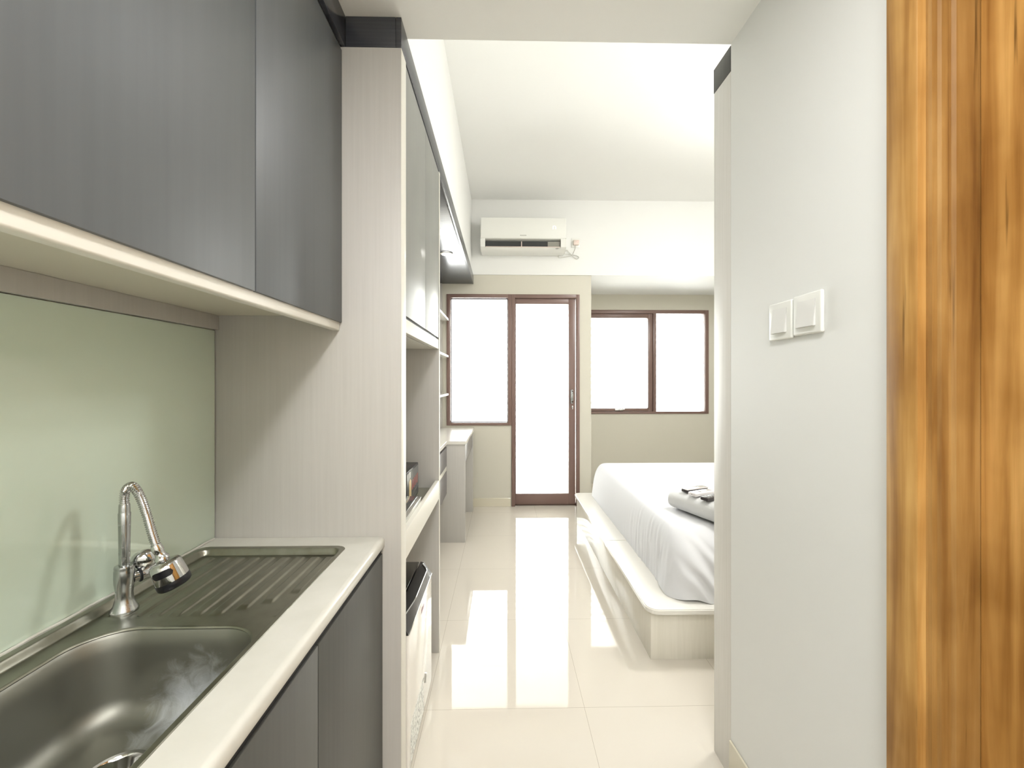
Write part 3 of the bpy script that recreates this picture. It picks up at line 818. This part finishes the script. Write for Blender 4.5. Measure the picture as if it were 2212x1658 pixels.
# outlet with plug and looped cord
so = thing('wall_socket', 'white wall socket to the right of the air conditioner', 'socket', (.72, 4.19, 2.63))
b = B(); bx(b, .680, .762, yb - .008, yb, 2.572, 2.665, .003)
obj('cover_plate', b, 'white_pl', so)
pg = thing('power_plug', 'pinkish plug with looped white cord hanging below the socket', 'plug', (.715, 4.18, 2.6))
b = B(); bx(b, .696, .752, yb - .040, yb - .0085, 2.590, 2.640, .008, 3)
obj('plug_body', b, 'pink_pl', pg)
obj('indicator_light', lathe(B(), [(0, 0), (.005, 0), (.004, .002), (0, .002)], (.738, yb - .0400, 2.617), (0, -1, 0), 16), 'led_red', pg)
yc = yb - .012
P = [(.716, yb - .022, 2.592), (.716, yc, 2.560), (.700, yc, 2.520), (.676, yc, 2.490), (.62, yc, 2.478), (.556, yc, 2.470), (.552, yc, 2.490), (.590, yc - .004, 2.510), (.65, yc - .006, 2.502),
     (.72, yc, 2.492), (.752, yc, 2.476), (.735, yc, 2.458), (.700, yc, 2.475), (.655, yc, 2.520), (.635, yc, 2.545), (.622, yc, 2.540), (.612, yc, 2.520), (.604, yc, 2.532)]
b = B(); sweep(b, catmull(P, 8), .0033, 10)
obj('cord', b, 'cord', pg)

# ------------------------------------------------------------------ bed platform
bp_ = thing('bed_platform', 'low white laminate bed platform with rounded top board', 'bed', (1.7, 2.8, 0))
b = B(); bx(b, .660, 2.83, 1.878, 3.776, .0, .2155, .0008)
obj('base', b, 'plat', bp_)
def roundpoly(x0, x1, y0, y1, r):
    p = []
    for cx_, cy_, a0 in ((x0 + r, y0 + r, PI), (x1 - .003, y0 + .003, 1.5 * PI), (x1 - .003, y1 - .003, 0), (x0 + r, y1 - r, PI / 2)):
        q = r if cx_ < 1.5 else .003
        for k in range(9): p.append((cx_ + q * math.cos(a0 + PI / 2 * k / 8), cy_ + q * math.sin(a0 + PI / 2 * k / 8)))
    return p
for (y0, y1) in ((1.842, 2.6565), (2.658, 3.80)):
    b = B()
    r = .055
    if y0 < 2:
        p = [(.637 + r - r * math.cos(a), y0 + r - r * math.sin(a)) for a in [PI / 2 * k / 10 for k in range(11)]] + [(2.835, y0), (2.835, y1), (.637, y1)]
    else:
        p = [(.637, y0), (2.835, y0), (2.835, y1)] + [(.637 + r - r * math.sin(a), y1 - r + r * math.cos(a)) for a in [PI / 2 * k / 10 for k in range(11)]]
    prism(b, p, 'z', .216, .240)
    bmesh.ops.bevel(b, geom=[e for e in b.edges if abs(e.verts[0].co.z - e.verts[1].co.z) < 1e-5], offset=.004, segments=3, affect='EDGES')
    obj('top_board', b, 'plat_top', bp_)

# ------------------------------------------------------------------ mattress under its sheet
def build_mattress():
    b = B(); z0 = .2405; H = .278; n = 2000
    base = rrect(.790, 2.80, 1.905, 3.80, .09, n)
    inner = rrect(.862, 2.72, 2.105, 3.735, .075, n)
    NP = 60; rings = []
    for j in range(NP + 1):
        ph = j / NP * PI / 2
        zf = math.sin(ph) ** .9; inf = 1 - math.cos(ph) ** 1.1 if j < NP else 1
        ring = []
        for i, (p, nn) in enumerate(base):
            q_ = inner[i][0]
            x = p[0] + (q_[0] - p[0]) * inf; y = p[1] + (q_[1] - p[1]) * inf
            z = z0 + H * zf
            left = max(0, -nn[0]); fr = max(0, -nn[1])
            h = 1 - zf
            if left > .02 and y < 3.7:
                wgt = math.exp(-((y - 2.28) / .27) ** 2)
                q = y - zf * .10 + .012 * noise.noise(Vector((y * 9, zf * 2, 4)))
                w = .6 * math.sin(q * 128 + 2.6 * noise.noise(Vector((y * 7, 0, 1)))) + .5 * math.sin(q * 83 + 1.3 + 3 * noise.noise(Vector((y * 5, 3, 0))))
                w = math.copysign(abs(w) ** 1.3, w) * (.55 + .9 * noise.noise(Vector((y * 11, zf * 3, 7))))
                env = math.sin(min(1, h * 1.15 + .1) * PI * .7) * (1 - zf ** 4)
                d = .0060 * wgt * w * env + .003 * noise.noise(Vector((y * 3.5, zf * 1.5, 2))) * env
                d += .012 * h * h
                x -= d * left ** 2
            if fr > .02:
                wgt = math.exp(-((x - .98) / .20) ** 2)
                q = x + .22 * zf + .02 * noise.noise(Vector((x * 9, zf * 3, 9)))
                w = math.sin(q * 70 + 2.0 * noise.noise(Vector((x * 6, 5, 0))))
                d = .008 * wgt * w * math.sin(min(1, h * 1.1) * PI * .75) + .004 * noise.noise(Vector((x * 8, zf * 4, 1))) * h
                y -= d * fr ** 2
            # gathered, lifted hem at the near corner
            dc = math.hypot(p[0] - .86, p[1] - 1.95)
            cw = math.exp(-(dc / .16) ** 2)
            hem = cw * h ** 2 * (.018 + .010 * math.sin(i * .079))
            x += nn[0] * hem; y += nn[1] * hem
            z += cw * .006 * (1 + math.sin(i * .126)) * h
            z = max(z, z0)
            ring.append(b.verts.new((x, y, z)))
        rings.append(ring)
    C = Vector((1.8, 2.95, z0 + H + .006)); last = [v.co.copy() for v in rings[-1]]
    for j in range(1, 26):
        t = j / 26; ring = []
        for c in last:
            v = c.lerp(C, t); v.z = z0 + H + .006 * math.sin(t * PI / 2) + .0022 * noise.noise(v * 5) * min(1, t * 8)
            ring.append(b.verts.new(v))
        rings.append(ring)
    for j in range(len(rings) - 1):
        for k in range(n):
            b.faces.new((rings[j][k], rings[j][(k + 1) % n], rings[j + 1][(k + 1) % n], rings[j + 1][k]))
    c = b.verts.new(C)
    for k in range(n): b.faces.new((rings[-1][k], rings[-1][(k + 1) % n], c))
    b.faces.new(rings[0][::-1])
    bmesh.ops.recalc_face_normals(b, faces=b.faces)
    return b
o = obj('mattress', build_mattress(), 'sheet')
for p_ in o.data.polygons: p_.use_smooth = len(p_.vertices) < 5
tag(o, 'thick mattress wrapped in a draped white sheet on the bed platform', 'mattress')

# rolled towel
ZM = .5235
tw = thing('folded_towel', 'thick white rolled towel lying on the bed near the remotes', 'towel', (1.08, 2.25, ZM))
b = B(); A0 = Vector((1.012, 2.420, 0)); AD = Vector((.36, -.93, 0)).normalized(); PD = Vector((-AD.y, AD.x, 0))
def tw_ring(s, k=1.0, n=48):
    out = []
    for i in range(n):
        a = 2 * PI * i / n
        ca, sa = math.cos(a), math.sin(a)
        u = .088 * k * math.copysign(abs(ca) ** .75, ca); v = .052 * k * math.copysign(abs(sa) ** .8, sa)
        out.append(b.verts.new(A0 + AD * s + PD * u + Vector((0, 0, ZM + .0525 + v))))
    return out
rg = [tw_ring(0, .30), tw_ring(-.004, .62), tw_ring(0.0, .86), tw_ring(.008, .97), tw_ring(.025, 1.0)] + [tw_ring(.025 + .05 * i, 1.0 + .006 * math.sin(i * 2.0)) for i in range(1, 10)] + [tw_ring(.50, .9), tw_ring(.502, .5)]
for j in range(len(rg) - 1):
    for k in range(48): b.faces.new((rg[j][k], rg[j][(k + 1) % 48], rg[j + 1][(k + 1) % 48], rg[j + 1][k]))
b.faces.new(rg[0][::-1]); b.faces.new(rg[-1]); bmesh.ops.recalc_face_normals(b, faces=b.faces)
obj('towel_roll', b, 'towel', tw)
b = B()  # spiral edge on the end
sp = []
for i in range(90):
    t = i / 89; a = PI * .2 + t * 4.2 * PI; k = .93 - .62 * t
    sp.append(A0 + AD * (.006 - .008 * sm((.9 - k) / .3)) + PD * (.088 * k * math.cos(a)) + Vector((0, 0, ZM + .0525 + .052 * k * math.sin(a))))
sweep(b, sp, .0028, 6)
obj('rolled_edge', b, 'towel', tw)

# remotes lying across the towel: built at origin (length along +x) then placed
ZR = ZM + .1062
def place(o_root, loc, rz, tilt=0): o_root.location = loc; o_root.rotation_euler = (tilt, 0, rz)
def part(name, bm, m, parent, label=None):
    o = obj(name, bm, m); o.parent = parent
    if label: o['label'] = label
    return o
def remote(name, label, L, W, T, shell, keys, rz, loc, keycol):
    t = thing(name, label, 'remote control', loc, 'remote controls on the towel')
    t.rotation_euler = (0, 0, rz)
    b = B(); bx(b, 0, L, -W / 2, W / 2, 0, T, min(.006, T * .4), 3)
    part('shell', b, shell, t)
    for i in range(keys[0]):
        for j in range(keys[1]):
            x = L * .12 + (L * .72) * i / max(1, keys[0] - 1); y = (j - (keys[1] - 1) / 2) * W / (keys[1] + .4)
            part('key', bx(B(), x - .0045, x + .0045, y - .0038, y + .0038, T - .0005, T + .0012, .0008), keycol, t)
    return t
r1 = remote('remote_control', 'dark remote wrapped in glaring clear film, farthest left on the towel', .155, .048, .016, 'remote_dark', (0, 0), math.radians(22), (1.000, 2.315, ZR + .001), 'remote_key')
part('plastic_wrap', bx(B(), -.003, .158, -.0255, .0255, .0165, .0185, .0008), 'film', r1, 'glaring clear plastic film')
b = B(); prism(b, [(.045, -.024), (.062, -.024), (.10, .024), (.078, .024)], 'z', .0187, .0192)
r2 = remote('remote_control', 'white remote in the middle of the three on the towel', .165, .052, .020, 'remote_white', (0, 0), math.radians(25), (1.006, 2.236, ZR + .001), 'remote_key')
part('screen', bx(B(), .09, .14, -.018, .018, .0198, .0208, .0004), 'film', r2)
part('key', bx(B(), .05, .066, -.010, .010, .0198, .0215, .001), 'remote_key', r2)
part('indicator', lathe(B(), [(0, 0), (.0022, 0), (.0022, .001), (0, .001)], (0, .0, .011), (-1, 0, 0), 12), 'remote_key', r2)
b.free()
remote('remote_control', 'black remote with rows of small keys, nearest the wardrobe end', .185, .046, .018, 'remote_dark', (8, 3), math.radians(28), (1.030, 2.150, ZR + .001), 'remote_key')

# ------------------------------------------------------------------ outside: balcony with louvre screen
struct('ceiling', bx(B(), -1.2, 3.2, 5.30, 6.25, 2.32, 2.5), 'wall_white', 'underside of the balcony above', 'ceiling')
struct('ceiling', bx(B(), -1.2, .79, 4.37, 5.29, 2.32, 2.5), 'wall_white', 'underside of the balcony above the glazed door', 'ceiling')
struct('floor', bx(B(), -1.2, 3.2, 5.30, 6.25, -.12, -.02), 'tile', 'balcony floor beyond the glazed door', 'floor')
struct('floor', bx(B(), -1.2, .79, 4.37, 5.29, -.12, -.02), 'tile', 'balcony floor right outside the glazed door', 'floor')
ls = thing('louvre_screen', 'white horizontal louvre screen along the outer edge of the balcony', 'screen', (1, 6.3, -.02))
b = B()
for i in range(24): bx(b, -1.15, 3.15, 6.262, 6.275, .0 + i * .10, .045 + i * .10, .002)
obj('slats', b, 'facade', ls)
for x in (-1.15, .28, 1.72, 3.11):
    obj('post', bx(B(), x, x + .04, 6.276, 6.316, -.02, 2.45, .002), 'facade', ls)

# ------------------------------------------------------------------ lamps and added fill lights
cl = thing('ceiling_downlight', 'round corridor ceiling lamp above the viewer', 'lamp', (.13, .22, ZL))
b = B(); lathe(b, [(.0, 0), (.062, 0), (.064, -.004), (.055, -.008), (0, -.009)], (.13, .22, ZL), (0, 0, 1), 40, cap=False)
obj('lens', b, mat('corridor_lens', rgb(255, 255, 250), .4, emit=(1, .97, .92, 1), es=6), cl)
def area(name, loc, rot, sx, sy, power, col=(1, 1, 1), shape='RECTANGLE', portal=False, spread=None):
    d = bpy.data.lights.new(name, 'AREA'); d.shape = shape; d.size = sx
    if shape in ('RECTANGLE', 'ELLIPSE'): d.size_y = sy
    d.energy = power; d.color = col
    if portal: d.cycles.is_portal = True
    if spread: d.spread = spread
    o = bpy.data.objects.new(name, d); COL.objects.link(o); o.location = loc; o.rotation_euler = rot
    return o
area('corridor_lamp_light', (.13, .22, ZL - .012), (0, 0, 0), .18, .18, 7.6, (1, 1, 1), 'DISK')
area('entry_fill_light', (.05, -.85, ZL - .012), (0, 0, 0), .6, .6, 20, (1, 1, 1), 'DISK')  # added fill behind the viewer, not a known fixture
area('bedroom_fill_light', (1.95, 2.3, ZH - .03), (0, 0, 0), .5, .5, 12, (1, 1, 1), 'DISK')  # added unseen light that brightens the bedroom
area('desk_downlight_light', (-.425, 3.20, 2.196), (0, 0, 0), .06, .06, 2.5, (1, .97, .92), 'DISK')
pl = bpy.data.lights.new('bedroom_point_fill', 'POINT'); pl.energy = 22; pl.shadow_soft_size = .12; pl.color = (1, 1, 1)  # added point light out of view, brightens the high ceiling
po = bpy.data.objects.new('bedroom_point_fill', pl); COL.objects.link(po); po.location = (1.95, 2.2, 2.62)
# sky portals at the openings (pure sampling aids for the sky light)
area('portal_door', (.42, 4.34, 1.07), (PI / 2, 0, PI), .6, 2.0, 1, portal=True).rotation_euler = (-PI / 2, 0, 0)
area('portal_side', (-.24, 4.34, 1.45), (-PI / 2, 0, 0), .6, 1.25, 1, portal=True)
area('portal_recess', (1.73, 5.27, 1.48), (-PI / 2, 0, 0), 1.5, 1.22, 1, portal=True)
W = bpy.data.worlds.new('World'); SC.world = W; W.use_nodes = True
bg = W.node_tree.nodes['Background']; bg.inputs['Color'].default_value = (.99, .99, 1, 1); bg.inputs['Strength'].default_value = 10

# ------------------------------------------------------------------ camera
cam = bpy.data.cameras.new('Camera'); cam.sensor_width = 36; cam.lens = 914 / 2212 * 36; cam.shift_y = -6 / 2212
cam.clip_start = .02; cam.clip_end = 200
co = bpy.data.objects.new('Camera', cam); COL.objects.link(co)
co.location = (0, 0, 1.244); co.rotation_euler = (PI / 2, 0, -math.atan(.021))
SC.camera = co
SC.view_settings.view_transform = 'Standard'; SC.view_settings.look = 'None'
SC.view_settings.exposure = 0.72; SC.view_settings.gamma = 1.0; SC.view_settings.use_curve_mapping = False
